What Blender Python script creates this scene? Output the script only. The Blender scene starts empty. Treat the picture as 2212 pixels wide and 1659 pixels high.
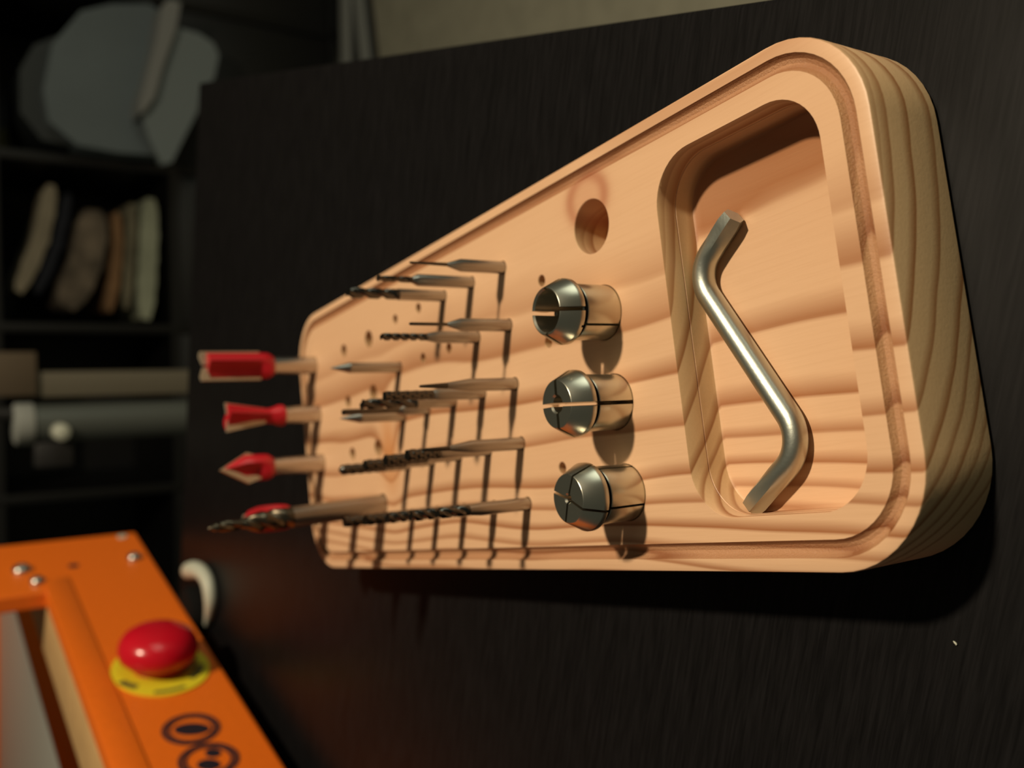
import bpy, bmesh, math, random
from mathutils import Vector, Matrix, geometry
from math import sin, cos, pi, radians, sqrt, atan2

random.seed(4)
SC = bpy.context.scene
COL = SC.collection
S = 0.001            # everything below is written in millimetres
FLOOR = -770.0       # room floor below the top face of the wooden block


def W(x, y, z):
    return Vector((x * S, y * S, (z - FLOOR) * S))


# ------------------------------------------------------------------ camera
cam_d = bpy.data.cameras.new('camera')
cam = bpy.data.objects.new('camera', cam_d)
COL.objects.link(cam)
yaw, pit, roll = 0.143445, 0.589296, -0.025588
fw = Vector((sin(yaw) * cos(pit), cos(yaw) * cos(pit), -sin(pit)))
rt0 = Vector((cos(yaw), -sin(yaw), 0))
up0 = rt0.cross(fw)
rt = cos(roll) * rt0 + sin(roll) * up0
up = -sin(roll) * rt0 + cos(roll) * up0
cx_, cy_, cz_ = -up, rt, -fw          # phone held on its side
loc = W(2.105, -193.136, 131.313)
cam.matrix_world = Matrix(((cx_.x, cy_.x, cz_.x, loc.x), (cx_.y, cy_.y, cz_.y, loc.y),
                           (cx_.z, cy_.z, cz_.z, loc.z), (0, 0, 0, 1)))
cam_d.sensor_fit = 'HORIZONTAL'
cam_d.sensor_width = 36
cam_d.lens = 36 * 2024.0 / 2212
cam_d.clip_start = 0.005
cam_d.clip_end = 50
cam_d.dof.use_dof = True
cam_d.dof.focus_distance = 0.174
cam_d.dof.aperture_fstop = 14.5
SC.camera = cam

# ------------------------------------------------------------------ light
wd = bpy.data.worlds.new('room_ambience')
SC.world = wd
wd.use_nodes = True
bg = wd.node_tree.nodes['Background']
bg.inputs[0].default_value = (.97, 1.0, 0.76, 1)
bg.inputs[1].default_value = 0.056

ld = bpy.data.lights.new('ceiling_lamp', 'AREA')
ld.shape = 'DISK'
ld.size = 0.08
ld.energy = 14.4
ld.color = (1.0, 0.84, 0.60)
lamp = bpy.data.objects.new('ceiling_lamp', ld)
COL.objects.link(lamp)
ldir = Vector((0.57, -0.20, 1.0)).normalized()
lamp.location = W(25, 0, 0) + ldir * 1.15
lamp.rotation_euler = ldir.to_track_quat('Z', 'Y').to_euler()

# broad, dim, cooler light from the room at the right of the table
l2 = bpy.data.lights.new('side_glow', 'AREA')
l2.shape = 'RECTANGLE'
l2.size = 1.0
l2.size_y = .6
l2.energy = 4.5
l2.color = (.95, 1.0, .80)
side = bpy.data.objects.new('side_glow', l2)
COL.objects.link(side)
sdir = Vector((.90, -.42, .10)).normalized()
side.location = W(30, 0, 0) + sdir * 1.8
side.rotation_euler = sdir.to_track_quat('Z', 'Y').to_euler()

SC.view_settings.view_transform = 'Standard'
SC.view_settings.look = 'None'
SC.view_settings.gamma = 1
SC.view_settings.use_curve_mapping = False
SC.view_settings.exposure = 0.0


# ------------------------------------------------------------------ helpers
class MB:
    """collects vertices and faces in millimetres and links them as one mesh object"""

    def __init__(self):
        self.v, self.f = [], []

    def ring(self, pts):
        i = len(self.v)
        self.v += [tuple(p) for p in pts]
        return list(range(i, i + len(pts)))

    def strip(self, a, b, closed=True):
        n = len(a)
        for i in range(n if closed else n - 1):
            j = (i + 1) % n
            self.f.append((a[i], a[j], b[j], b[i]))

    def cap(self, a, flip=False):
        self.f.append(tuple(reversed(a)) if flip else tuple(a))

    def lathe(self, prof, n=32, cx=0, cy=0, cap0=True, cap1=True):
        rs = [self.ring([(cx + r * cos(2 * pi * i / n), cy + r * sin(2 * pi * i / n), z) for i in range(n)]) for r, z in prof]
        for a, b in zip(rs, rs[1:]):
            self.strip(a, b)
        if cap0:
            self.cap(rs[0], True)
        if cap1:
            self.cap(rs[-1])
        return self

    def box(self, x0, x1, y0, y1, z0, z1, bev=0.0):
        bm = bmesh.new()
        bmesh.ops.create_cube(bm, size=1)
        for v in bm.verts:
            v.co = Vector((x0 + (v.co.x + .5) * (x1 - x0), y0 + (v.co.y + .5) * (y1 - y0), z0 + (v.co.z + .5) * (z1 - z0)))
        if bev:
            bmesh.ops.bevel(bm, geom=bm.edges[:], offset=bev, segments=2, affect='EDGES', profile=.5)
        return self.add(bm)

    def add(self, bm):
        k = len(self.v)
        bm.verts.index_update()
        self.v += [tuple(v.co) for v in bm.verts]
        self.f += [tuple(k + v.index for v in f.verts) for f in bm.faces]
        bm.free()
        return self

    def prism(self, pts, y0, y1):
        """outline in (x, z) extruded along y"""
        a = self.ring([(p[0], y0, p[1]) for p in pts])
        b = self.ring([(p[0], y1, p[1]) for p in pts])
        self.strip(a, b)
        self.cap(a, True)
        self.cap(b)
        return self

    def build(self, name, m, parent=None, ang=35, smooth=True):
        me = bpy.data.meshes.new(name)
        me.from_pydata([(x * S, y * S, z * S) for x, y, z in self.v], [], self.f)
        bm = bmesh.new()
        bm.from_mesh(me)
        bmesh.ops.recalc_face_normals(bm, faces=bm.faces[:])
        bm.to_mesh(me)
        bm.free()
        if smooth:
            for p in me.polygons:
                p.use_smooth = True
            me.set_sharp_from_angle(angle=radians(ang))
        me.materials.append(m)
        o = bpy.data.objects.new(name, me)
        COL.objects.link(o)
        if parent:
            o.parent = parent
        return o


def tag(o, label, cat, group=None):
    o['label'] = label
    o['category'] = cat
    if group:
        o['group'] = group
    return o


def thing(name, label, cat, loc=(0, 0, 0), rz=0.0, group=None, up0=True):
    o = bpy.data.objects.new(name, None)
    o.empty_display_size = 0.01
    COL.objects.link(o)
    o.location = W(*loc)
    o.rotation_euler = (0, 0, rz)
    return tag(o, label, cat, group)


def structure(o):
    o['kind'] = 'structure'
    return o


def place(o, x, y, z):
    o.location = W(x, y, z)
    return o


# ------------------------------------------------------------------ materials
def mat(name, base, rough=.5, metal=0.0, spec=None, noise=None, bump=None, coat=0.0):
    """principled material; noise = (scale, amount, stretch xyz), bump = (scale, strength)"""
    m = bpy.data.materials.new(name)
    m.use_nodes = True
    nt = m.node_tree
    b = nt.nodes['Principled BSDF']
    b.inputs['Base Color'].default_value = (*base, 1)
    b.inputs['Roughness'].default_value = rough
    b.inputs['Metallic'].default_value = metal
    if spec is not None:
        b.inputs['Specular IOR Level'].default_value = spec
    if coat:
        b.inputs['Coat Weight'].default_value = coat
        b.inputs['Coat Roughness'].default_value = .08
    tc = nt.nodes.new('ShaderNodeTexCoord')
    if noise:
        sc, amt, st = noise
        mp = nt.nodes.new('ShaderNodeMapping')
        mp.inputs['Scale'].default_value = st
        nt.links.new(tc.outputs['Object'], mp.inputs[0])
        nz = nt.nodes.new('ShaderNodeTexNoise')
        nz.inputs['Scale'].default_value = sc
        nz.inputs['Detail'].default_value = 6
        nt.links.new(mp.outputs[0], nz.inputs['Vector'])
        rp = nt.nodes.new('ShaderNodeValToRGB')
        rp.color_ramp.elements[0].position = .3
        rp.color_ramp.elements[1].position = .7
        rp.color_ramp.elements[0].color = (*[c * (1 - amt) for c in base], 1)
        rp.color_ramp.elements[1].color = (*[min(1, c * (1 + amt)) for c in base], 1)
        nt.links.new(nz.outputs['Fac'], rp.inputs[0])
        nt.links.new(rp.outputs[0], b.inputs['Base Color'])
    if bump:
        nz = nt.nodes.new('ShaderNodeTexNoise')
        nz.inputs['Scale'].default_value = bump[0]
        nz.inputs['Detail'].default_value = 5
        nt.links.new(tc.outputs['Object'], nz.inputs['Vector'])
        bp = nt.nodes.new('ShaderNodeBump')
        bp.inputs['Strength'].default_value = bump[1]
        bp.inputs['Distance'].default_value = .0005
        nt.links.new(nz.outputs['Fac'], bp.inputs['Height'])
        nt.links.new(bp.outputs[0], b.inputs['Normal'])
    return m


def wood_material(groove=False):
    m = bpy.data.materials.new('pine_groove' if groove else 'pine')
    m.use_nodes = True
    nt = m.node_tree
    N, Lk = nt.nodes, nt.links
    b = N['Principled BSDF']

    def math(op, a, c=None, d=None):
        n = N.new('ShaderNodeMath')
        n.operation = op
        for i, q in enumerate((a, c, d)):
            if q is None:
                continue
            if isinstance(q, (int, float)):
                n.inputs[i].default_value = q
            else:
                Lk.new(q, n.inputs[i])
        return n.outputs[0]

    def noise(vec, scale, detail=3, rough=.5):
        n = N.new('ShaderNodeTexNoise')
        n.inputs['Scale'].default_value = scale
        n.inputs['Detail'].default_value = detail
        n.inputs['Roughness'].default_value = rough
        Lk.new(vec, n.inputs['Vector'])
        return n.outputs['Fac']

    def mapping(vec, sc, lo=(0, 0, 0)):
        n = N.new('ShaderNodeMapping')
        n.inputs['Scale'].default_value = sc
        n.inputs['Location'].default_value = lo
        Lk.new(vec, n.inputs['Vector'])
        return n.outputs[0]

    def mix(f, a, c, mode='MIX'):
        n = N.new('ShaderNodeMix')
        n.data_type = 'RGBA'
        n.blend_type = mode
        for i, q in ((0, f), (6, a), (7, c)):
            if isinstance(q, (int, float)):
                n.inputs[i].default_value = q
            elif isinstance(q, tuple):
                n.inputs[i].default_value = (*q, 1)
            else:
                Lk.new(q, n.inputs[i])
        return n.outputs[2]

    tc = N.new('ShaderNodeTexCoord')
    mm = mapping(tc.outputs['Object'], (1000, 1000, 1000))       # millimetres
    sx = N.new('ShaderNodeSeparateXYZ')
    Lk.new(mm, sx.inputs[0])
    X, Y, Z = sx.outputs
    # slow wander of the trunk axis along the plank
    wob = noise(mapping(mm, (.012, .006, .012), (3.1, 0.4, 7)), 1.0, 2)
    wob2 = noise(mapping(mm, (.05, .012, .05), (1, 2, 3)), 1.0, 2)
    xx = math('ADD', math('SUBTRACT', X, 60.0), math('MULTIPLY', math('SUBTRACT', wob, .5), 22))
    # the grain runs slightly across the plank
    xx = math('ADD', xx, math('MULTIPLY', math('ADD', Y, 105.0), -0.035))
    zz = math('SUBTRACT', Z, 64.0)
    r = math('SQRT', math('ADD', math('MULTIPLY', xx, xx), math('MULTIPLY', zz, zz)))
    r = math('ADD', r, math('MULTIPLY', math('SUBTRACT', wob2, .5), 2.2))

    def knot(kx, ky, sx_, sy_):
        dx = math('DIVIDE', math('SUBTRACT', X, kx), sx_)
        dy = math('DIVIDE', math('SUBTRACT', Y, ky), sy_)
        d2 = math('ADD', math('MULTIPLY', dx, dx), math('MULTIPLY', dy, dy))
        return math('EXPONENT', math('MULTIPLY', d2, -1.0)), math('SQRT', d2)
    g1, d1 = knot(66.2, -36.2, 5.4, 6.4)
    g2, d2 = knot(20, 74, 15, 6.5)
    r = math('ADD', r, math('MULTIPLY', g1, -5.0))
    r = math('ADD', r, math('MULTIPLY', g2, -5.0))
    t = math('DIVIDE', math('SUBTRACT', r, 55.0), 50.0)
    rp = N.new('ShaderNodeValToRGB')
    cr = rp.color_ramp
    early, mid, late = (.73, .458, .278), (.66, .345, .18), (.33, .118, .042)
    bands = [(66.0, 1.6, .5), (68.6, 2.6, .85), (74.4, 2.4, 1.0), (80.9, 2.3, .9), (87.6, 2.2, 1.0), (91.2, 1.5, .9), (94.6, 1.5, 1.0), (97.5, 1.3, .8), (100.2, 1.1, .9), (103.4, 1.1, .8)]
    st = [(55, early)]
    for rb, w, k in bands:
        lt = tuple(e + (l - e) * k for e, l in zip(early, late))
        st += [(rb - w, early), (rb - .15, lt), (rb + .18, early)]
    while len(cr.elements) < len(st):
        cr.elements.new(.5)
    for e, (p, c) in zip(cr.elements, [((q[0] - 55) / 50, q[1]) for q in st]):
        e.position = p
    for e, (p, c) in zip(cr.elements, [((q[0] - 55) / 50, q[1]) for q in st]):
        e.color = (*c, 1)
    Lk.new(t, rp.inputs[0])
    col = rp.outputs[0]
    # fine fibres and pores along the grain
    fib = noise(mapping(mm, (1.6, .05, 1.6)), 1.0, 5, .6)
    col = mix(math('MULTIPLY', math('SUBTRACT', fib, .45), .45), col, (.46, .24, .11))
    blot = noise(mapping(mm, (.03, .012, .03), (9, 4, 1)), 1.0, 3)
    col = mix(math('MULTIPLY', math('SUBTRACT', blot, .3), .45), col, (.70, .37, .19))
    # knots
    rim = math('MULTIPLY', math('SUBTRACT', d1, .95), 3.2)
    rim = math('EXPONENT', math('MULTIPLY', math('MULTIPLY', rim, rim), -1.0))
    col = mix(math('MULTIPLY', rim, math('ADD', math('MULTIPLY', blot, 1.0), .28)), col, (.40, .13, .065))
    col = mix(math('MULTIPLY', g1, .45), col, (.55, .24, .13))
    col = mix(math('MULTIPLY', math('POWER', g2, 1.5), .85), col, (.60, .25, .09))
    # end grain greener and duller: the cooler light there is put into its colour
    geo = N.new('ShaderNodeNewGeometry')
    ng = N.new('ShaderNodeSeparateXYZ')
    Lk.new(tc.outputs['Normal'], ng.inputs[0])
    ny = math('POWER', math('ABSOLUTE', ng.outputs[1]), 2.0)
    eg = mix(1.0, col, (.92, 1.0, .88), 'MULTIPLY')
    col = mix(ny, col, eg)
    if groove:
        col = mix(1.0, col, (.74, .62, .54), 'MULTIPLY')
    Lk.new(col, b.inputs['Base Color'])
    b.inputs['Roughness'].default_value = .27 if groove else .42
    b.inputs['Specular IOR Level'].default_value = .35
    bp = N.new('ShaderNodeBump')
    bp.inputs['Strength'].default_value = .9 if groove else .10
    bp.inputs['Distance'].default_value = .0003
    Lk.new(noise(mm, 2.2, 4, .7) if groove else fib, bp.inputs['Height'])
    Lk.new(bp.outputs[0], b.inputs['Normal'])
    return m


M = {}
M['pine'] = wood_material()
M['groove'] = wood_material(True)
M['desk'] = mat('black_brown_desk', (.0066, .0062, .0066), .40, spec=.07, noise=(1.0, .4, (90, 1400, 900)))
M['steel'] = mat('ground_steel', (.56, .52, .47), .27, 1.0)
M['carbide'] = mat('grey_carbide', (.40, .375, .34), .30, 1.0)
M['flute'] = mat('dark_carbide', (.12, .112, .10), .24, 1.0)
M['gold_flute'] = mat('bronze_carbide', (.15, .125, .09), .32, 1.0)
M['collet'] = mat('collet_steel', (.58, .56, .47), .30, 1.0, noise=(60, .08, (1, 1, 1)))
M['hex'] = mat('satin_chrome', (.51, .53, .47), .38, 1.0, bump=(1500, .05))
M['red'] = mat('red_cutter_paint', (.45, .010, .018), .35)
M['blade'] = mat('carbide_blade', (.52, .43, .31), .4, .6)
M['orange'] = mat('orange_powder_coat', (.78, .15, .008), .42, noise=(300, .04, (1, 1, 1)))
M['button'] = mat('red_button_plastic', (.55, .006, .018), .22)
M['yellow'] = mat('yellow_label', (.72, .60, .02), .5)
M['print'] = mat('dark_print', (.018, .012, .02), .5)
M['label_ink'] = mat('label_ink', (.13, .11, .02), .6)
M['mdf'] = mat('tan_board', (.50, .31, .13), .7, noise=(80, .08, (1, 1, 1)))
M['bed'] = mat('grey_aluminium', (.34, .34, .31), .5, .3)
M['black'] = mat('matt_black', (.012, .011, .011), .6)
M['rubber'] = mat('black_rubber', (.008, .008, .008), .9, spec=.05)
M['white'] = mat('off_white_plastic', (.50, .51, .42), .5)
M['case'] = mat('black_brown_bookcase', (.0035, .0033, .0033), .5, noise=(1, .3, (20, 20, 200)))
M['carpet'] = mat('pale_carpet', (.32, .30, .225), .95, noise=(25, .10, (1, 1, 1)), bump=(200, .6))
M['flap'] = mat('grey_plastic_flap', (.19, .225, .235), .5)
M['tub'] = mat('grey_plastic_tub', (.13, .16, .175), .5, noise=(6, .1, (1, 1, 1)))
M['tub_dark'] = mat('smoky_plastic', (.03, .035, .037), .4)
M['tub_lip'] = mat('grey_plastic_lip', (.24, .245, .24), .5)
M['paper1'] = mat('pale_cloth', (.36, .38, .28), .9, noise=(20, .15, (1, 1, 1)))
M['paper2'] = mat('tan_cloth', (.17, .15, .10), .9, noise=(20, .2, (1, 1, 1)))
M['paper3'] = mat('orange_tan_cloth', (.24, .13, .06), .9, noise=(20, .2, (1, 1, 1)))
M['paper4'] = mat('brown_grey_cloth', (.14, .11, .08), .9, noise=(22, .6, (1, 1, 1)))
M['paper5'] = mat('sand_cloth', (.29, .25, .18), .9, noise=(20, .15, (1, 1, 1)))
M['navy'] = mat('dark_navy_cloth', (.012, .014, .022), .9)
M['olive'] = mat('olive_cloth', (.14, .13, .05), .9)
M['alu'] = mat('grey_tube', (.10, .11, .10), .45, .3)
M['plank'] = mat('raw_plank', (.105, .09, .06), .7, noise=(12, .12, (1, 1, .1)))
M['plank2'] = mat('brown_block', (.085, .06, .035), .7, noise=(12, .2, (1, 1, .1)))
M['skirting'] = mat('pale_grey_skirting', (.30, .31, .29), .6)
M['wall'] = mat('dim_wall', (.30, .28, .24), .9, bump=(60, .2))

# ------------------------------------------------------------------ room shell
az = radians(10)      # the bookcase wall faces the camera, turned 10 degrees
DB = Vector((sin(az), cos(az), 0))
RB = Vector((cos(az), -sin(az), 0))


def room(o, b=1867.3):
    o.location = W(*(DB * b).to_tuple()[:2], FLOOR)
    o.rotation_euler = (0, 0, -az)
    return o


structure(room(MB().box(-2600, 2600, -3600, 460, -40, 0).build('floor', M['carpet'])))
structure(room(MB().box(-2600, 2600, 400, 460, 0, 2500).build('wall_back', M['wall'])))

# pale flat rails and a painted shadow band where the dark unit meets the carpet
structure(room(MB().box(560, 1900, -66, -16, 1.6, 9, 1.5).build('baseboard_back', M['skirting'])))


def slanted(y0, y1, z0, z1, x1):
    t = MB()
    a = t.ring([(560, y0 - 30, z0), (560, y1 - 30, z0), (560, y1 - 30, z1), (560, y0 - 30, z1)])
    k = .21 * (x1 - 700)
    b = t.ring([(x1, y0 + k, z0), (x1, y1 + k, z0), (x1, y1 + k, z1), (x1, y0 + k, z1)])
    t.strip(a, b)
    t.cap(a, True)
    t.cap(b)
    return t


structure(room(slanted(-166, -124, 1.6, 9, 980).build('trim_1', M['skirting'])))
structure(room(slanted(-200, 0, .1, 1.5, 980).build('shadow_band', M['black'])))  # flat black sheet standing in for the shadow gaps beside the rails

# ------------------------------------------------------------------ table
TT = -19.5
taz = radians(-21.7)
tb = thing('table', 'black-brown woodgrain table under the wooden block and the orange machine', 'table', (251.5, 312, FLOOR), taz)
# local axes: x runs along the far edge (towards the right corner at 0), y away
t = MB()
t.box(-1100, 0, -760, 0, TT - FLOOR - 34, TT - FLOOR, 1.2)
t.build('tabletop', M['desk'], tb)
for lx in (-1085, -65):
    for ly in (-745, -65):
        MB().box(lx, lx + 50, ly, ly + 50, 0, TT - FLOOR - 34, 1).build('leg', M['desk'], tb)


# ------------------------------------------------------------------ wooden block
def rrect(x0, x1, y0, y1, r, z, d=0.0, n=12):
    x0, x1, y0, y1, r = x0 + d, x1 - d, y0 + d, y1 - d, max(r - d, .3)
    out = []
    for cx, cy, a in ((x1 - r, y1 - r, 0), (x0 + r, y1 - r, 90), (x0 + r, y0 + r, 180), (x1 - r, y0 + r, 270)):
        for i in range(n + 1):
            q = radians(a + 90 * i / n)
            out.append((cx + r * cos(q), cy + r * sin(q), z))
    return out


BX = (-16.2, 76.3, -108.4, 144.4, 18.5)
PK = (-6.2, 66.5, -98.5, -57.8, 10.5)
LY = 15.43
EMPTY = {(4, 3), (4, 4), (3, 2), (3, 3)}
SMALL = [(c * 15.0, r * LY, 1.5 if (c, r) in EMPTY else 1.72, 18) for c in range(5) for r in range(5)]
STAG = [(7.5 + 15 * k, -15.95, 1.4, 16) for k in range(4)]
ROW6 = [(4.2 + 17.85 * k, 81.7, 2.8 if k else 3.3, 18) for k in range(4)]
ROW7 = [(4.2 + 17.85 * k, 102.0, 2.2 if k else 2.8, 18) for k in range(4)]
ROW8 = [(3.5 + 18.0 * k, 129.3, 3.3, 18) for k in range(4)]
COLL = [(.5, -37.8, 6.1, 11), (20.1, -37.5, 6.1, 11), (39.9, -37.3, 6.1, 11), (59.65, -36.6, 6.1, 11)]
HOLES = SMALL + STAG + ROW6 + ROW7 + ROW8 + COLL

blk = MB()
prof = [(1.0, TT), (0.0, TT + 1), (0.0, -.5), (.15, -.15), (.5, 0), (2.5, 0), (2.75, -.55), (3.3, -1.15), (4.05, -1.4), (4.8, -1.15), (5.35, -.55), (5.6, 0)]
rings = [blk.ring(rrect(*BX, z, d)) for d, z in prof]
blk.cap(rings[0], True)
for k, (a, b) in enumerate(zip(rings, rings[1:])):
    if k == 5:
        groove_first = len(blk.f)
    blk.strip(a, b)
groove_last = len(blk.f)
inner = rings[-1]
loops = [inner]
pk = [(0, 0), (.1, -.2), (.12, -4.9), (-.1, -5.05), (.14, -5.2), (.18, -9.0), (.4, -9.7), (1.0, -10)]
pr = [blk.ring(rrect(*PK, z, d)) for d, z in pk]
for a, b in zip(pr, pr[1:]):
    blk.strip(a, b)
blk.cap(pr[-1])
loops.append(pr[0])
for x, y, r, dep in HOLES:
    n = 40 if r > 5 else 20
    circ = lambda q, z: [(x + q * cos(2 * pi * i / n), y + q * sin(2 * pi * i / n), z) for i in range(n)]
    a = blk.ring(circ(r + .12, 0))
    b = blk.ring(circ(r, -.15))
    c = blk.ring(circ(r, -dep))
    blk.strip(a, b)
    blk.strip(b, c)
    blk.cap(c)
    loops.append(a)
pts, edges, back = [], [], []
for lp in loops:
    k = len(pts)
    n = len(lp)
    pts += [Vector(blk.v[i][:2]) for i in lp]
    back += lp
    edges += [(k + i, k + (i + 1) % n) for i in range(n)]
vo, eo, fo, ov, oe, of = geometry.delaunay_2d_cdt(pts, edges, [], 0, 1e-6)
for f in fo:
    c = sum((vo[i] for i in f), Vector((0, 0))) / len(f)
    x0, x1, y0, y1, r = BX
    if not (x0 + 5.6 < c.x < x1 - 5.6 and y0 + 5.6 < c.y < y1 - 5.6):
        continue
    # outside the rounded outline?
    qx = max(abs(c.x - (x0 + x1) / 2) - ((x1 - x0) / 2 - r), 0)
    qy = max(abs(c.y - (y0 + y1) / 2) - ((y1 - y0) / 2 - r), 0)
    if sqrt(qx * qx + qy * qy) > r - 5.6:
        continue
    px0, px1, py0, py1, prr = PK
    qx = max(abs(c.x - (px0 + px1) / 2) - ((px1 - px0) / 2 - prr), 0)
    qy = max(abs(c.y - (py0 + py1) / 2) - ((py1 - py0) / 2 - prr), 0)
    if sqrt(qx * qx + qy * qy) < prr:
        continue
    if any((c.x - hx) ** 2 + (c.y - hy) ** 2 < (hr + .12) ** 2 for hx, hy, hr, _ in HOLES):
        continue
    blk.f.append(tuple(back[ov[i][0]] for i in f))
block = blk.build('tool_block', M['pine'], ang=28)
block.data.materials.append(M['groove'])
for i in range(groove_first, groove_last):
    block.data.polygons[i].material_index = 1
place(block, 0, 0, 0)
tag(block, 'pine block with rounded corners, grooved rim, drilled holes and a tray pocket', 'tool holder')


# ------------------------------------------------------------------ cutting tools
def twisted(R, z0, z1, kind, tip='flat', tw=8.0, n=28, taper=lambda z: 1.0):
    """fluted length of a bit, from z0 (shank side) to z1 (tip)"""
    mb = MB()
    m = 44
    rs = []
    for j in range(m + 1):
        z = z0 + (z1 - z0) * j / m
        k = min(1.0, (z - z0) / (R * 1.6))          # flutes run out into the shank
        pts = []
        for i in range(n):
            th = 2 * pi * i / n
            if kind == 'spiral':
                w = th - 2 * pi * (z - z0) / tw
                q = cos(2 * w)
                rho = R * (1 - k * .50 * max(0.0, q) ** .7) * taper(z)
            elif kind == 'burr':
                q = max(0.0, cos(5 * th + 2.4 * z), cos(5 * th - 2.4 * z))
                rho = R * (1.03 - k * .17 * q)
            elif kind == 'straight':
                rho = R * (1 - k * .45 * max(0.0, cos(2 * th)) ** .8)
            else:
                rho = R
            pts.append((rho * cos(th), rho * sin(th), z))
        rs.append(mb.ring(pts))
    for a, b in zip(rs, rs[1:]):
        mb.strip(a, b)
    mb.cap(rs[0], True)
    if tip == 'point':
        e = mb.ring([(0.1 * cos(2 * pi * i / n), .1 * sin(2 * pi * i / n), z1 + R * .7) for i in range(n)])
        mb.strip(rs[-1], e)
        mb.cap(e)
    else:
        mb.cap(rs[-1])
    return mb


def mill(label, x, y, zs, zt, kind, rs=1.5875, neck=None, rt=None, low=-12, rz=0, tipform='flat', fm='flute', tw=7.0):
    """straight shank up to zs, optional cone to neck = (radius, z), cutting part up to zt"""
    o = thing('milling_bit', label, 'drill bit', (x, y, 0), rz, 'milling bits in the wooden block')
    sh = MB()
    p = [(rs - .25, low), (rs, low + .3), (rs, zs)]
    rc = rt or rs
    z1 = zs
    if neck:
        rc, z1 = neck
        p += [(rc, z1)]
    sh.lathe(p, 28)
    sh.build('shank', M['carbide'], o, 30)
    r = rt or rc
    if kind == 'cone':
        MB().lathe([(rc, z1), (.18, zt - .3), (.05, zt)], 28).build('cutting_tip', M['carbide'], o, 30)
    elif kind == 'needle':
        MB().lathe([(rc, z1), (r * .95, zt - .4), (r * .7, zt)], 16).build('cutting_tip', M['flute'], o, 30)
    else:
        twisted(r, z1, zt, kind, tipform, tw).build('flute', M[fm], o, 50)
    return o


ROWN = ['row nearest the collets', 'second row from the collets', 'third row from the collets', 'fourth row from the collets', 'fifth row from the collets']
COLN = {4: 'topmost column', 3: 'second column from the top', 2: 'middle column', 1: 'second lowest column', 0: 'lowest column'}
LAB = lambda what, c, r: '%s, %s, %s' % (what, ROWN[r], COLN[c])
g = lambda c, r: (c * 15.0, r * LY)
# column 4 (topmost in the photograph)
mill(LAB('grey bit with a needle-thin tip', 4, 0), *g(4, 0), 12.4, 26.5, 'needle', neck=(.45, 16.3), rt=.30)
mill(LAB('grey bit with a narrow plain cutting end', 4, 1), *g(4, 1), 16.3, 27.7, 'spiral', neck=(.8, 18.0), tw=9)
mill(LAB('spiral bit with dark full-width flutes', 4, 2), *g(4, 2), 14.3, 29.0, 'spiral', rt=1.45, tw=10)
# column 3
mill(LAB('grey bit with a thin straight tip', 3, 0), *g(3, 0), 14.1, 28.1, 'needle', neck=(.42, 17.9), rt=.40)
mill(LAB('grey bit with thin twisted end', 3, 1), *g(3, 1), 12.2, 28.1, 'spiral', neck=(.95, 15.4), rt=.95, tw=5)
mill('plain grey pointed engraving bit in front of the square-ended red cutter', *g(3, 4), 16.6, 22.6, 'cone')
# column 2
mill(LAB('grey bit tapering to a thin tip', 2, 0), *g(2, 0), 13.3, 27.0, 'needle', neck=(.75, 19.6), rt=.35)
mill(LAB('grey bit with a dark knurled cutting end', 2, 1), *g(2, 1), 13.8, 28.7, 'burr', neck=(1.2, 15.2))
mill(LAB('thick spiral bit with long slanted flutes', 2, 2), *g(2, 2), 12.0, 27.8, 'spiral', rt=1.5, tw=11, rz=.9)
mill(LAB('dark slim straight-fluted bit', 2, 3), *g(2, 3), 8.4, 26.5, 'straight', neck=(1.1, 9.6))
mill(LAB('pinkish grey bit with short conical point', 2, 4), *g(2, 4), 14.5, 20.9, 'cone')
# column 1
mill(LAB('grey bit stepping down to a thin tip', 1, 0), *g(1, 0), 14.5, 27.8, 'needle', neck=(.6, 20.7), rt=.4)
mill(LAB('dark knurled bit with sparkling teeth', 1, 1), *g(1, 1), 14.0, 24.0, 'burr', neck=(1.45, 15.0))
mill(LAB('dark knurled bit with sparkling teeth', 1, 2), *g(1, 2), 10.5, 22.6, 'burr', rt=1.5)
mill(LAB('dark knurled bit with sparkling teeth', 1, 3), *g(1, 3), 9.0, 21.4, 'burr', rt=1.5)
mill(LAB('dark knurled bit with pointed end', 1, 4), *g(1, 4), 8.0, 21.6, 'burr', rt=1.5, tipform='point')
# column 0 (lowest in the photograph)
mill(LAB('grey bit with a slanted flute', 0, 0), *g(0, 0), 13.6, 25.5, 'spiral', neck=(1.2, 17.0), tw=9, rz=.5)
mill(LAB('spiral bit with bright flutes', 0, 1), *g(0, 1), 11.0, 24.5, 'spiral', rt=1.4, tw=7, rz=1)
mill(LAB('spiral bit with bright flutes', 0, 2), *g(0, 2), 10.0, 23.5, 'spiral', rt=1.45, tw=6, rz=2)
mill(LAB('dark knurled bit', 0, 3), *g(0, 3), 9.0, 22.6, 'burr', rt=1.5)
mill(LAB('dark knurled square-ended bit', 0, 4), *g(0, 4), 8.0, 22.2, 'burr', rt=1.55)
# the two long quarter-inch spirals
for y, zs, zt, hr, lb, rz in ((81.7, 30.5, 54.3, 3.175, 'longest spiral drill, rising past the red cutters beside the lowest one', .4),
                              (102.0, 26.0, 49.0, 2.6, 'spiral drill half hidden behind the longest one, before the lowest red cutter', 1.2)):
    o = thing('spiral_drill', lb, 'drill bit', (4.0, y, 0), 0, 'large spiral drills')
    o.rotation_euler = (0, radians(-1.9), 0)
    MB().lathe([(hr - .3, -13), (hr, -12.6), (hr, zs)], 32).build('shank', M['carbide'], o, 30)
    twisted(hr * .98, zs, zt - 1, 'spiral', 'point', 15.0, 36, lambda z: 1 - .5 * min(1, max(0, (z - zs - 9) / 6))).build('flute', M['gold_flute'], o, 50)


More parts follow.
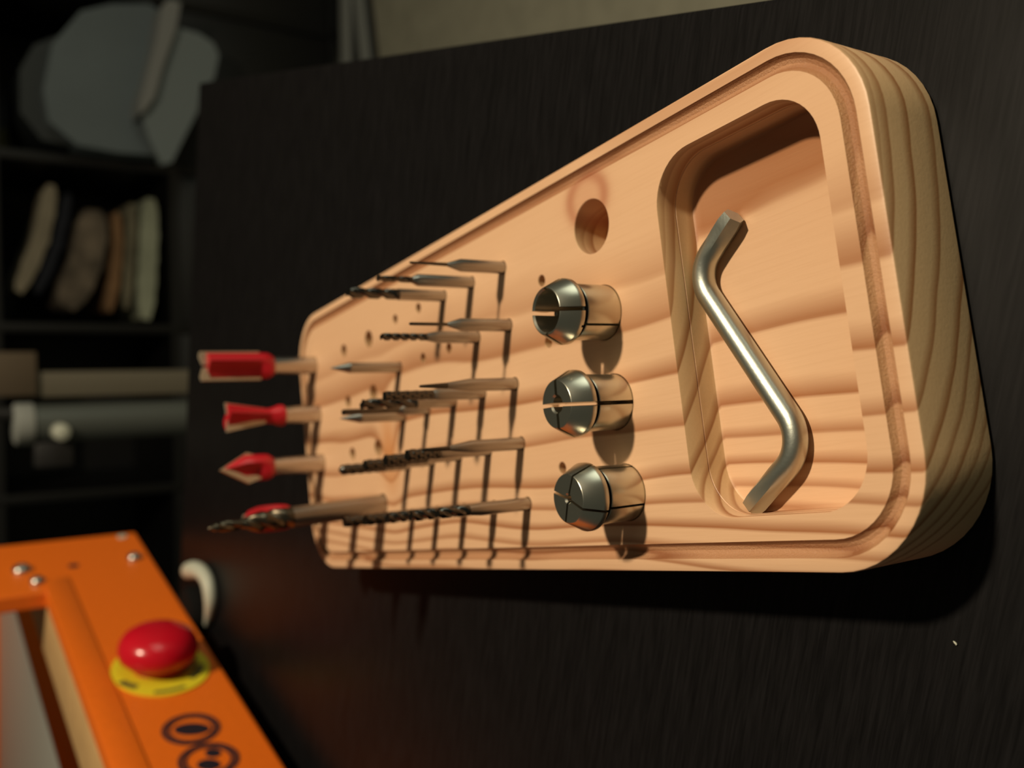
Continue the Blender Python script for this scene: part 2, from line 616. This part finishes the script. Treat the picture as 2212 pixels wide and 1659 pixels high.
# ------------------------------------------------------------------ red router cutters
def gullet_body(prof, n=40, depth=.55, wid=.9):
    """revolved body with two opposite gullets; prof = (radius, z, gullet 0..1)"""
    mb = MB()
    rs = []
    for r, z, k in prof:
        pts = []
        for i in range(n):
            th = 2 * pi * i / n
            a = (th + pi / 2) % pi - pi / 2
            cut = max(0.0, 1 - (abs(a) / wid) ** 3) if abs(a) < wid else 0.0
            pts.append((r * (1 - k * depth * cut) * cos(th), r * (1 - k * depth * cut) * sin(th), z))
        rs.append(mb.ring(pts))
    for a, b in zip(rs, rs[1:]):
        mb.strip(a, b)
    mb.cap(rs[0], True)
    mb.cap(rs[-1])
    return mb


def cutter(label, k, zs, prof, blades, rz):
    x, y = ROW8[k][:2]
    o = thing('router_bit', label, 'router bit', (x, y, 0), 0, 'red router cutters in the far row')
    MB().lathe([(2.9, -14), (3.175, -13.6), (3.175, zs + .4)], 32).build('shank', M['steel'], o, 30)
    b = gullet_body(prof).build('cutter_body', M['red'], o, 40)
    b.rotation_euler = (0, 0, rz)
    for s in (0, pi):
        for pl in blades:                      # outline in (radius, z)
            m = MB()
            m.prism(pl, -.75, .75)
            q = m.build('carbide_blade', M['blade'], o)
            q.rotation_euler = (0, 0, rz + s - .87)
    return o


cutter('straight red cutter with square end and pale blades, topmost of the far row', 3, 15.9,
       [(3.6, 15.9, 0), (4.6, 17.6, 0), (4.7, 20, .4), (4.7, 22, 1), (4.7, 39, 1)],
       [[(.5, 38.5), (4.2, 38.5), (4.2, 20.5), (5.15, 20.5), (5.15, 41.2), (3.5, 41.6), (.5, 40.6)]], 4.05)
cutter('flared red dovetail cutter, second from the top in the far row', 2, 13.0,
       [(3.3, 13.0, 0), (3.75, 13.5, 0), (3.75, 15.0, 0), (2.9, 17.2, .2), (2.6, 19.0, .6), (3.4, 24, 1), (4.5, 31, 1), (4.8, 33.3, 1)],
       [[(1.0, 33.4), (1.0, 20), (2.7, 20), (5.1, 33.8)]], 4.0)
cutter('pointed red V-groove cutter with a tan blade, third from the top in the far row', 1, 18.6,
       [(3.4, 18.6, 0), (4.5, 20.3, 0), (4.6, 22.5, .3), (4.6, 24.5, 1), (4.6, 28.5, 1), (1.0, 35.2, 1), (.4, 36.0, 0)],
       [[(.1, 24), (3.8, 22.5), (5.4, 27.5), (.15, 36.9), (0, 36.9)]], 4.1)
cutter('red round-shouldered cutter behind the long spiral drills, lowest of the far row', 0, 13.3,
       [(3.4, 13.3, 0), (4.3, 15.0, 0), (4.6, 18, .2), (4.6, 22, .9), (4.4, 25, 1), (3.4, 28, 1), (1.6, 29.6, 1)],
       [[(.5, 29.4), (.5, 18), (4.2, 18), (4.9, 22), (4.5, 26), (2.8, 29.6)]], 1.9)


# ------------------------------------------------------------------ collets
def collet(label, k, bore, front, backs, w, flo):
    x, y = COLL[k][:2]
    n = 72
    outer = [(5.2, -10.5), (5.65, -10), (6.0, 0), (6.12, 8.7), (6.0, 8.95), (5.1, 9.0), (5.1, 10.3), (6.9, 10.35), (7.12, 10.6), (7.12, 11.5), (6.95, 11.8), (5.15, 15.45), (4.95, 15.6)]
    inn = [(bore + .35, 15.6), (bore, 15.2), (bore, 4.0), (max(bore, 3.9), 2.0), (4.2, -10.5)]
    m = MB()
    rs = [m.ring([(r * cos(2 * pi * i / n), r * sin(2 * pi * i / n), z) for i in range(n)]) for r, z in outer + inn]
    for a, b in zip(rs, rs[1:]):
        m.strip(a, b)
    m.strip(rs[-1], rs[0])
    o = m.build('collet', M['collet'], None, 30)
    place(o, x, y, 0)
    cut = []
    for a in front + backs:
        w_ = w if a in front else .28
        c = MB()
        lo, hi = (flo, 20) if a in front else (-12, 11.0)
        c.box(0.4 if bore < 1.5 else .8, 12, -w_, w_, lo, hi)
        ob = c.build('slot_cutter', M['black'], None, smooth=False)
        ob.location = W(x, y, 0)
        ob.rotation_euler = (0, 0, a)
        md = o.modifiers.new('slot', 'BOOLEAN')
        md.operation = 'DIFFERENCE'
        md.solver = 'EXACT'
        md.object = ob
        cut.append(ob)
    bpy.context.view_layer.update()
    dg = bpy.context.evaluated_depsgraph_get()
    me = bpy.data.meshes.new_from_object(o.evaluated_get(dg))
    o.modifiers.clear()
    o.data = me
    for p in me.polygons:
        p.use_smooth = True
    me.set_sharp_from_angle(angle=radians(30))
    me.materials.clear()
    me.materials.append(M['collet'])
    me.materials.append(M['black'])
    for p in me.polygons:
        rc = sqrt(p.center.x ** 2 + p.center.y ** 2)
        p.material_index = 1 if 8.9 < p.center.z / S < 10.34 and 4.8 < rc / S < 6.2 else 0  # groove faces painted black in place of their dark reflection
    for q in cut:
        bpy.data.objects.remove(q)
    tag(o, label, 'collet', 'steel spring collets in the wooden block')
    return o


d_ = radians
# azimuth 90 = away from the viewer (image left), 0 = image top
collet('slotted steel collet with the widest bore, topmost of the three, next to the empty hole', 2, 4.5,
       [d_(83), d_(-7), d_(173), d_(263)], [d_(232)], .45, 9.2)
collet('slotted steel collet with a medium bore, the middle one of three', 1, 1.75,
       [d_(88), d_(178), d_(-4), d_(262)], [], .42, -4)
collet('slotted steel collet with a pinhole bore, lowest of the three', 0, .8,
       [d_(70), d_(-28), d_(160), d_(242)], [], .27, -4)

# ------------------------------------------------------------------ hex key in the tray
hz = -10 + 2.4
P0, P1, P2, P3 = Vector((51.9, -71.0)), Vector((43.0, -57.9 - .9)), Vector((6.0, -80.6)), Vector((-4.6, -65.7))


def fillet(a, b, c, r, n=14):
    u, v = (a - b).normalized(), (c - b).normalized()
    ang = u.angle(v)
    tl = r / math.tan(ang / 2)
    p, q = b + u * tl, b + v * tl
    ctr = b + (u + v).normalized() * (r / sin(ang / 2))
    a0 = atan2(p.y - ctr.y, p.x - ctr.x)
    a1 = atan2(q.y - ctr.y, q.x - ctr.x)
    da = (a1 - a0 + pi) % (2 * pi) - pi
    return [ctr + r * Vector((cos(a0 + da * i / n), sin(a0 + da * i / n))) for i in range(n + 1)]


path = [P0, P0 + (P1 - P0) * .12] + fillet(P0, P1, P2, 6.6) + fillet(P1, P2, P3, 7.2) + [P3 + (P2 - P3) * .1, P3]
# resample the straight parts
dense = []
for a, b in zip(path, path[1:]):
    k = max(1, int((b - a).length / 1.2))
    dense += [a + (b - a) * i / k for i in range(k)]
dense.append(path[-1])
acc = [0]
for a, b in zip(dense, dense[1:]):
    acc.append(acc[-1] + (b - a).length)
hexk = MB()
rs = []
n = 48
for i, p in enumerate(dense):
    tdir = (dense[min(i + 1, len(dense) - 1)] - dense[max(i - 1, 0)]).normalized()
    nrm = Vector((-tdir.y, tdir.x))
    dend = min(acc[i], acc[-1] - acc[i])
    k = min(1, max(0, (9.0 - dend) / 5.0))            # hexagonal ends, round middle
    ch = .88 if dend < .01 else 1
    pts = []
    for j in range(n):
        th = 2 * pi * j / n
        hx = 2.17 / cos((th + pi / 6) % (pi / 3) - pi / 6)
        rho = ((1 - k) * 2.36 + k * hx) * ch
        pts.append((p.x + nrm.x * rho * cos(th + pi / 6), p.y + nrm.y * rho * cos(th + pi / 6), hz + rho * sin(th + pi / 6) + 0.0))
    rs.append(hexk.ring(pts))
for a, b in zip(rs, rs[1:]):
    hexk.strip(a, b)
hexk.cap(rs[0], True)
hexk.cap(rs[-1])
o = hexk.build('hex_key', M['hex'], None, 26)
place(o, 0, 0, 0)
tag(o, 'satin steel hex key bent in a Z shape, lying in the tray pocket', 'hex key')

# tiny pale crumb on the table
m = MB()
bm = bmesh.new()
bmesh.ops.create_icosphere(bm, subdivisions=1, radius=.45)
for v in bm.verts:
    v.co = Vector((v.co.x * 1.1, v.co.y * .45, v.co.z * .6)) * random.uniform(.8, 1.2)
m.add(bm)
o = m.build('wood_chip', M['white'], None, smooth=False)
place(o, -30.4, -96.1, TT + .25)
o.rotation_euler = (0, 0, .7)
tag(o, 'tiny pale chip lying on the bare black table', 'wood chip')

# ------------------------------------------------------------------ orange machine
ma = radians(-21.7)
mach = thing('engraving_machine', 'orange engraving machine with red emergency button and an open work bed', 'machine', (-62.68, 322.09, 0), ma)
# local: x out of the front panel, y along it (away), z up
UE, UO, ZO, ZB, ZT, UN = 184.3, 104.3, 56.0, -9.0, 120.0, -330.0
TH = 10.0


def panel(x0, x1, loop, holes=()):
    """flat plate in the (y, z) plane with a rectangular hole"""
    m = MB()
    a = m.ring([(x1, y, z) for y, z in loop])
    b = m.ring([(x0, y, z) for y, z in loop])
    m.strip(a, b)
    m.cap(a)
    m.cap(b, True)
    return m


fr = MB()
out = [(UN, ZB), (UE, ZB), (UE, ZT), (UO, ZT), (UO, ZO), (UN + 40, ZO), (UN + 40, ZT), (UN, ZT)]
a = fr.ring([(0, y, z) for y, z in out])
d = fr.ring([(-TH, y, z) for y, z in out])
fr.strip(a, d)
fr.cap(a)
fr.cap(d, True)
fp = fr.build('front_panel', M['orange'], mach, smooth=False)
md = fp.modifiers.new('bevel', 'BEVEL')
md.width = .0012
md.segments = 2
# pressed lip line along the panel
m = MB()
m.box(0, .9, UN, 121, 42.3, 56, .4)
m.build('upper_rail', M['orange'], mach)
MB().box(-320, -90, 372, 380, ZB, ZT, .5).build('end_panel', M['orange'], mach)
MB().box(-320, -TH, UN, UN + 8, ZB, ZT, .5).build('end_panel', M['orange'], mach)
MB().box(-320, -310, UN + 8, 371.8, ZB, 60, .5).build('back_panel', M['orange'], mach)
MB().box(-310, -TH, UN + 8, UE - 8, ZB, ZB + 6).build('bottom_plate', M['black'], mach)
MB().box(-43, -TH - .2, UN + 8.2, 180, 40, 56.2, .4).build('wooden_strip', M['mdf'], mach)
MB().box(-86, -43.3, UN + 8.2, 285, 34, 42, .4).build('rail', M['rubber'], mach)
MB().box(-300, -86.3, UN + 8.2, 371.8, 54.6, 56.2, .3).build('work_bed', M['bed'], mach)
# screws
for u, z, r in ((138.5, 1.1, 4.6), (140.4, 65.2, 5.6), (119.6, 59.2, 4.4)):
    m = MB()
    m.lathe([(r, 0), (r * .98, 1.0), (r * .9, 2.0), (r * .72, 2.9), (r * .5, 3.5)], 24, cap1=False)
    k = m.ring([(r * .45 * cos(2 * pi * i / 24), r * .45 * sin(2 * pi * i / 24), 3.5) for i in range(24)])
    q = m.ring([(r * .42 * cos(2 * pi * i / 24), r * .42 * sin(2 * pi * i / 24), 1.8) for i in range(24)])
    m.strip(k, q)
    m.cap(q)
    m.strip(list(range(len(m.v) - 72, len(m.v) - 48)), k)
    o = m.build('screw', M['steel'], mach, 40)
    o.location = (0.0, u * S, (z) * S)
    o.rotation_euler = (0, pi / 2, 0)


def flat(pts, name, m, x, parent, th=.35):
    mb = MB()
    a = mb.ring([(x + th, y, z) for y, z in pts])
    b = mb.ring([(x, y, z) for y, z in pts])
    mb.strip(a, b)
    mb.cap(a)
    mb.cap(b, True)
    return mb.build(name, m, parent)


def circle(u, z, r, n=32, e=1.0, rot=0.0):
    o = []
    for i in range(n):
        t = 2 * pi * i / n
        p, q = r * cos(t), r * e * sin(t)
        o.append((u + p * cos(rot) - q * sin(rot), z + p * sin(rot) + q * cos(rot)))
    return o


flat(circle(138.1, 36.8, 3.2), 'screw_hole', M['print'], 0, mach, .05)
flat(circle(177.2, .8, 3.0), 'white_plug', M['white'], 0, mach, .6)
# emergency stop
es = (-5.5, 20.0)
lb = flat(circle(es[0] - 1.5, es[1] - 1.2, 27, 48, .86), 'emergency_label', M['yellow'], .95 if es[1] > 42 else 0, mach, .8)
for a0, a1, rr, h in ((1.95, 2.45, 20.5, 4.2), (3.75, 4.45, 20.5, 4.2), (2.85, 3.45, 24.6, 2.6)):
    k = 10
    arc = [(es[0] + (rr + h / 2) * cos(a0 + (a1 - a0) * i / k), es[1] + (rr + h / 2) * sin(a0 + (a1 - a0) * i / k)) for i in range(k + 1)]
    arc += [(es[0] + (rr - h / 2) * cos(a1 + (a0 - a1) * i / k), es[1] + (rr - h / 2) * sin(a1 + (a0 - a1) * i / k)) for i in range(k + 1)]
    flat(arc, 'label_print', M['label_ink'], .8, lb, .06)
m = MB().lathe([(12, .5), (12, 4), (16, 5.0), (18.6, 7.5), (19.3, 11), (18.8, 14.5), (16.7, 18), (12.7, 20.5), (8, 21.8), (2, 22.2), (.3, 22.2)], 48)
eb = m.build('emergency_button', M['button'], mach, 50)
eb.location = (0, es[0] * S, es[1] * S)
eb.rotation_euler = (0, pi / 2, 0)


def ring_print(u, z, r0, r1, x, parent, th=.3, n=48):
    mb = MB()
    rr = []
    for r, xx in ((r0, x), (r0, x + th), (r1, x + th), (r1, x)):
        rr.append(mb.ring([(xx, p, q) for p, q in circle(u, z, r, n)]))
    for a, b in zip(rr, rr[1:] + rr[:1]):
        mb.strip(a, b)
    return mb.build('pictogram_ring', M['print'], parent)


for u, z, kind in ((-65.3, 19.2, 0), (-91.5, 18.6, 1)):
    rg = ring_print(u, z, 11.0, 12.8, 0, mach)
    ring_print(u, z, 9.0, 10.4, 0, rg)
    if kind == 0:
        flat(circle(u - .4, z - .2, 7.8, 32, .62, radians(68)), 'pictogram_mark', M['print'], 0, rg, .3)
    else:
        flat(circle(u - 3.4, z + 1.0, 4.9, 28, .8, 1.0), 'pictogram_mark', M['print'], 0, rg, .3)
        flat(circle(u + 4.2, z - 3.0, 3.6, 28, .85, .6), 'pictogram_mark', M['print'], 0, rg, .3)
# feet
def foot(wx, wy):
    m = MB().lathe([(13, 0), (14, .6), (14, 8), (13, 10.4)], 40)
    f = m.build('foot', M['rubber'], mach, 40)
    rz = Matrix.Rotation(-ma, 3, 'Z')
    v = rz @ Vector((wx + 62.68, wy - 322.09, 0))
    f.location = (v.x * S, v.y * S, (TT + .05) * S)
    q = MB()                                  # pale curved guard around the outside of the foot
    key = [(22, 6, 5.2), (22.8, -6, 5.0), (21, -18, 4.2), (15.5, -27, 3.8), (6, -28.5, 3.5), (-2, -22, 2.8), (-8, -12, 1.8)]
    line = []
    for k in range(len(key) - 1):
        p0, p1, p2, p3 = [Vector(key[min(max(k + d, 0), len(key) - 1)]) for d in (-1, 0, 1, 2)]
        for t in (0, .25, .5, .75):
            line.append(.5 * (2 * p1 + (p2 - p0) * t + (2 * p0 - 5 * p1 + 4 * p2 - p3) * t * t + (3 * p1 - p0 - 3 * p2 + p3) * t ** 3))
    line.append(Vector(key[-1]))
    rr = []
    for k, p in enumerate(line):
        a, b = line[max(k - 1, 0)], line[min(k + 1, len(line) - 1)]
        d = Vector((b.x - a.x, b.y - a.y, 0)).normalized()
        o_ = rz @ Vector((-d.y, d.x, 0))
        tr = p.z * (.6 if k == 0 else 1)
        c = rz @ Vector((p.x, p.y, 0)) + Vector((0, 0, p.z))
        rr.append(q.ring([c + (o_ * cos(w) + Vector((0, 0, 1)) * sin(w)) * tr for w in [2 * pi * j / 14 for j in range(14)]]))
    for a, b in zip(rr, rr[1:]):
        q.strip(a, b)
    q.cap(rr[0], True)
    q.cap(rr[-1])
    q.build('foot_guard', M['white'], f, 60)
    return f


foot(-43, 373)
fv = Matrix.Rotation(ma, 3, 'Z')
for lx, ly in ((-2.5, -250), (-285, 70), (-285, -250)):
    v = fv @ Vector((lx, ly, 0))
    foot(v.x - 62.68, v.y + 322.09)

# ------------------------------------------------------------------ bookcase and what is behind the table
cols = [-905, -568, -230, 107, 444, 796, 1133]
rows = [10, 375, 712, 1049]          # heights of the shelf boards above the floor
bc = room(thing('bookcase', 'black-brown open bookcase of square compartments in the dark background', 'bookcase'))
for i, x in enumerate(cols):
    k = i in (0, len(cols) - 1)
    MB().box(x - (19 if k else 9), x + (19 if k else 9), 0, 385, 0, 1405, 1).build('side_panel' if k else 'divider', M['case'], bc)
for z in rows + [1386]:
    for x0, x1 in zip(cols, cols[1:]):
        MB().box(x0 + 9.2, x1 - 9.2, 2, 370, z, z + 18).build('shelf', M['case'], bc)
MB().box(cols[0], cols[-1], 386, 392, 20, 1400).build('back_panel', M['case'], bc)
for x0, x1 in zip(cols, cols[1:]):
    MB().box(x0 + 10, x1 - 10, 6, 24, 29, 374, 1).build('door', M['case'], bc)
SH = rows[1] + 18 + FLOOR            # top of the shelf that carries the tub and the cloth


def zb(z):
    return z - FLOOR


# grey tub leaning out of its compartment
tub = room(thing('plastic_tub', 'grey plastic tub with a sagging front flap, sticking out of the bookcase', 'storage box'))


def wavy(pts, y0, y1, amp=3.0, n=5):
    m = MB()
    rs = []
    for j in range(n + 1):
        y = y0 + (y1 - y0) * j / n
        rs.append(m.ring([(p[0] + amp * sin(i * 1.7 + j), y + (p[2] if len(p) > 2 else 0), zb(p[1]) + amp * cos(i * 2.3 + j * .8)) for i, p in enumerate(pts)]))
    for a, b in zip(rs, rs[1:]):
        m.strip(a, b)
    m.cap(rs[0], True)
    m.cap(rs[-1])
    return m


body = [(762, -330), (745, -255), (722, -200), (650, -150), (560, -130), (500, -140), (462, -190), (456, -260), (458, -352), (600, -372), (745, -362)]
wavy(body, -62, 250, 1.5).build('tub_wall', M['tub'], tub, 60)
wavy([(700, -205), (650, -120), (600, -95), (520, -95), (470, -130), (463, -200), (560, -150)], -30, 200, 1).build('tub_lid', M['tub_dark'], tub, 60)
flap = [(706, -366), (701, -410), (688, -440), (666, -452), (617, -440), (598, -430), (592, -413), (546, -406), (492, -382), (436, -354), (430, -334), (479, -312), (530, -296), (545, -303), (636, -331)]
wavy(flap, -116, -100, 1.0, 2).build('front_flap', M['flap'], tub, 60)
wavy([(752, -350), (748, -371), (694, -361), (617, -336), (555, -318), (525, -300), (520, -290), (543, -290), (604, -308), (670, -324), (735, -334)], -136, -60, 1.0, 3).build('rim', M['tub_lip'], tub, 60)

tag(room(wavy([(540, -370), (548, -90), (525, -72), (490, -76), (478, -100), (470, -370)], 265, 335, 1.5).build('folded_cloth', M['olive'], None, 60)),
    'olive cloth bundle standing behind the grey tub in its compartment', 'cloth', 'folded cloths in the bookcase')


def bundle(line, th, y0, y1, name, m, label, cat='cloth'):
    up_, lo = [], []
    m_ = 14
    dense_ = []
    for i in range(m_ + 1):
        t = i / m_ * (len(line) - 1)
        q = min(int(t), len(line) - 2)
        a, b = Vector(line[q]), Vector(line[q + 1])
        dense_.append(a + (b - a) * (t - q))
    for i, c in enumerate(dense_):
        d = (dense_[min(i + 1, m_)] - dense_[max(i - 1, 0)]).normalized()
        n_ = Vector((-d.y, d.x))
        w = abs(2 * i / m_ - 1)
        h = th / 2 * max(.25, (1 - w ** 5)) ** .5
        up_.append((c.x + n_.x * h, c.y + n_.y * h))
        lo.append((c.x - n_.x * h, c.y - n_.y * h))
    o = room(wavy(up_ + lo[::-1], y0, y1, 1.2, 3).build(name, m, None, 60))
    return tag(o, label, cat, 'folded cloths in the bookcase')


bundle([(384, -344), (294, -340), (216, -335), (128, -330)], 36, 25, 250, 'folded_cloth', M['paper1'], 'pale green-white folded cloth, bottom of the bookcase stack')
bundle([(372, -308), (314, -307), (254, -302), (150, -294)], 22, 35, 250, 'folded_cloth', M['paper2'], 'dull tan folded cloth lying on the pale bottom one')
bundle([(350, -277), (280, -279), (203, -270), (143, -258)], 20, 28, 250, 'folded_cloth', M['paper3'], 'orange-tan folded cloth in the middle of the bookcase stack')
bundle([(352, -233), (300, -229), (240, -217), (190, -196), (150, -178)], 60, 30, 250, 'folded_cloth', M['paper4'], 'bulky grey-brown bundled cloth on the orange-tan one')
bundle([(386, -190), (340, -182), (280, -168), (220, -146), (180, -128)], 20, 60, 250, 'folded_cloth', M['navy'], 'dark cloth between the sand-coloured one and the grey-brown bundle')
bundle([(400, -158), (351, -150), (288, -137), (228, -114), (180, -94)], 30, 55, 250, 'folded_cloth', M['paper5'], 'sand-coloured folded cloth slumped on top of the bookcase stack')

# grey tube stand between table and bookcase
st = room(thing('tube_stand', 'grey tube stand with a clamp knob, upright behind the table', 'stand'), 867.3)
MB().lathe([(18.5, 30), (19, 31), (19, zb(8)), (16, zb(9))], 32, -25, 0).build('tube', M['alu'], st)
MB().lathe([(20.5, zb(8)), (21, zb(9)), (21, zb(24)), (18, zb(26))], 32, -25, 0).build('collar', M['skirting'], st)
MB().lathe([(6, zb(25)), (6, zb(320))], 20, -14, 0).build('upper_rod', M['black'], st)
m = MB().lathe([(8, 0), (9, 2), (8, 14), (3, 17)], 20)
kn = m.build('knob', M['white'], st)
kn.location = (-33 * S, -18 * S, zb(-14) * S)
kn.rotation_euler = (pi / 2, 0, 0)
m = MB()
m.box(-70, -43, -9, 9, zb(-28), zb(8), 3)
m.build('clamp_bracket', M['black'], st)
for k in range(3):
    a = 2 * pi * k / 3 + .5
    m = MB()
    p = Vector((-25 + 210 * cos(a), 210 * sin(a), 6))
    q = Vector((-25 + 17 * cos(a), 17 * sin(a), 170))
    dr = (q - p).normalized()
    s_ = dr.cross(Vector((0, 0, 1))).normalized()
    t_ = s_.cross(dr)
    r1 = m.ring([p + (s_ * cos(w) + t_ * sin(w)) * 7 for w in [2 * pi * i / 12 for i in range(12)]])
    r2 = m.ring([q + (s_ * cos(w) + t_ * sin(w)) * 7 for w in [2 * pi * i / 12 for i in range(12)]])
    m.strip(r1, r2)
    m.cap(r1, True)
    m.cap(r2)
    m.build('leg', M['alu'], st)
pl = room(thing('wooden_post', 'dim tan wooden post with a thicker head, upright beside the grey tube stand', 'post'), 917.3)
MB().box(0, 27, -8, 8, 0, zb(-1), 1).build('plank', M['plank'], pl)
MB().box(2, 48, -14, 14, zb(-.8), zb(60), 1).build('head_block', M['plank2'], pl)
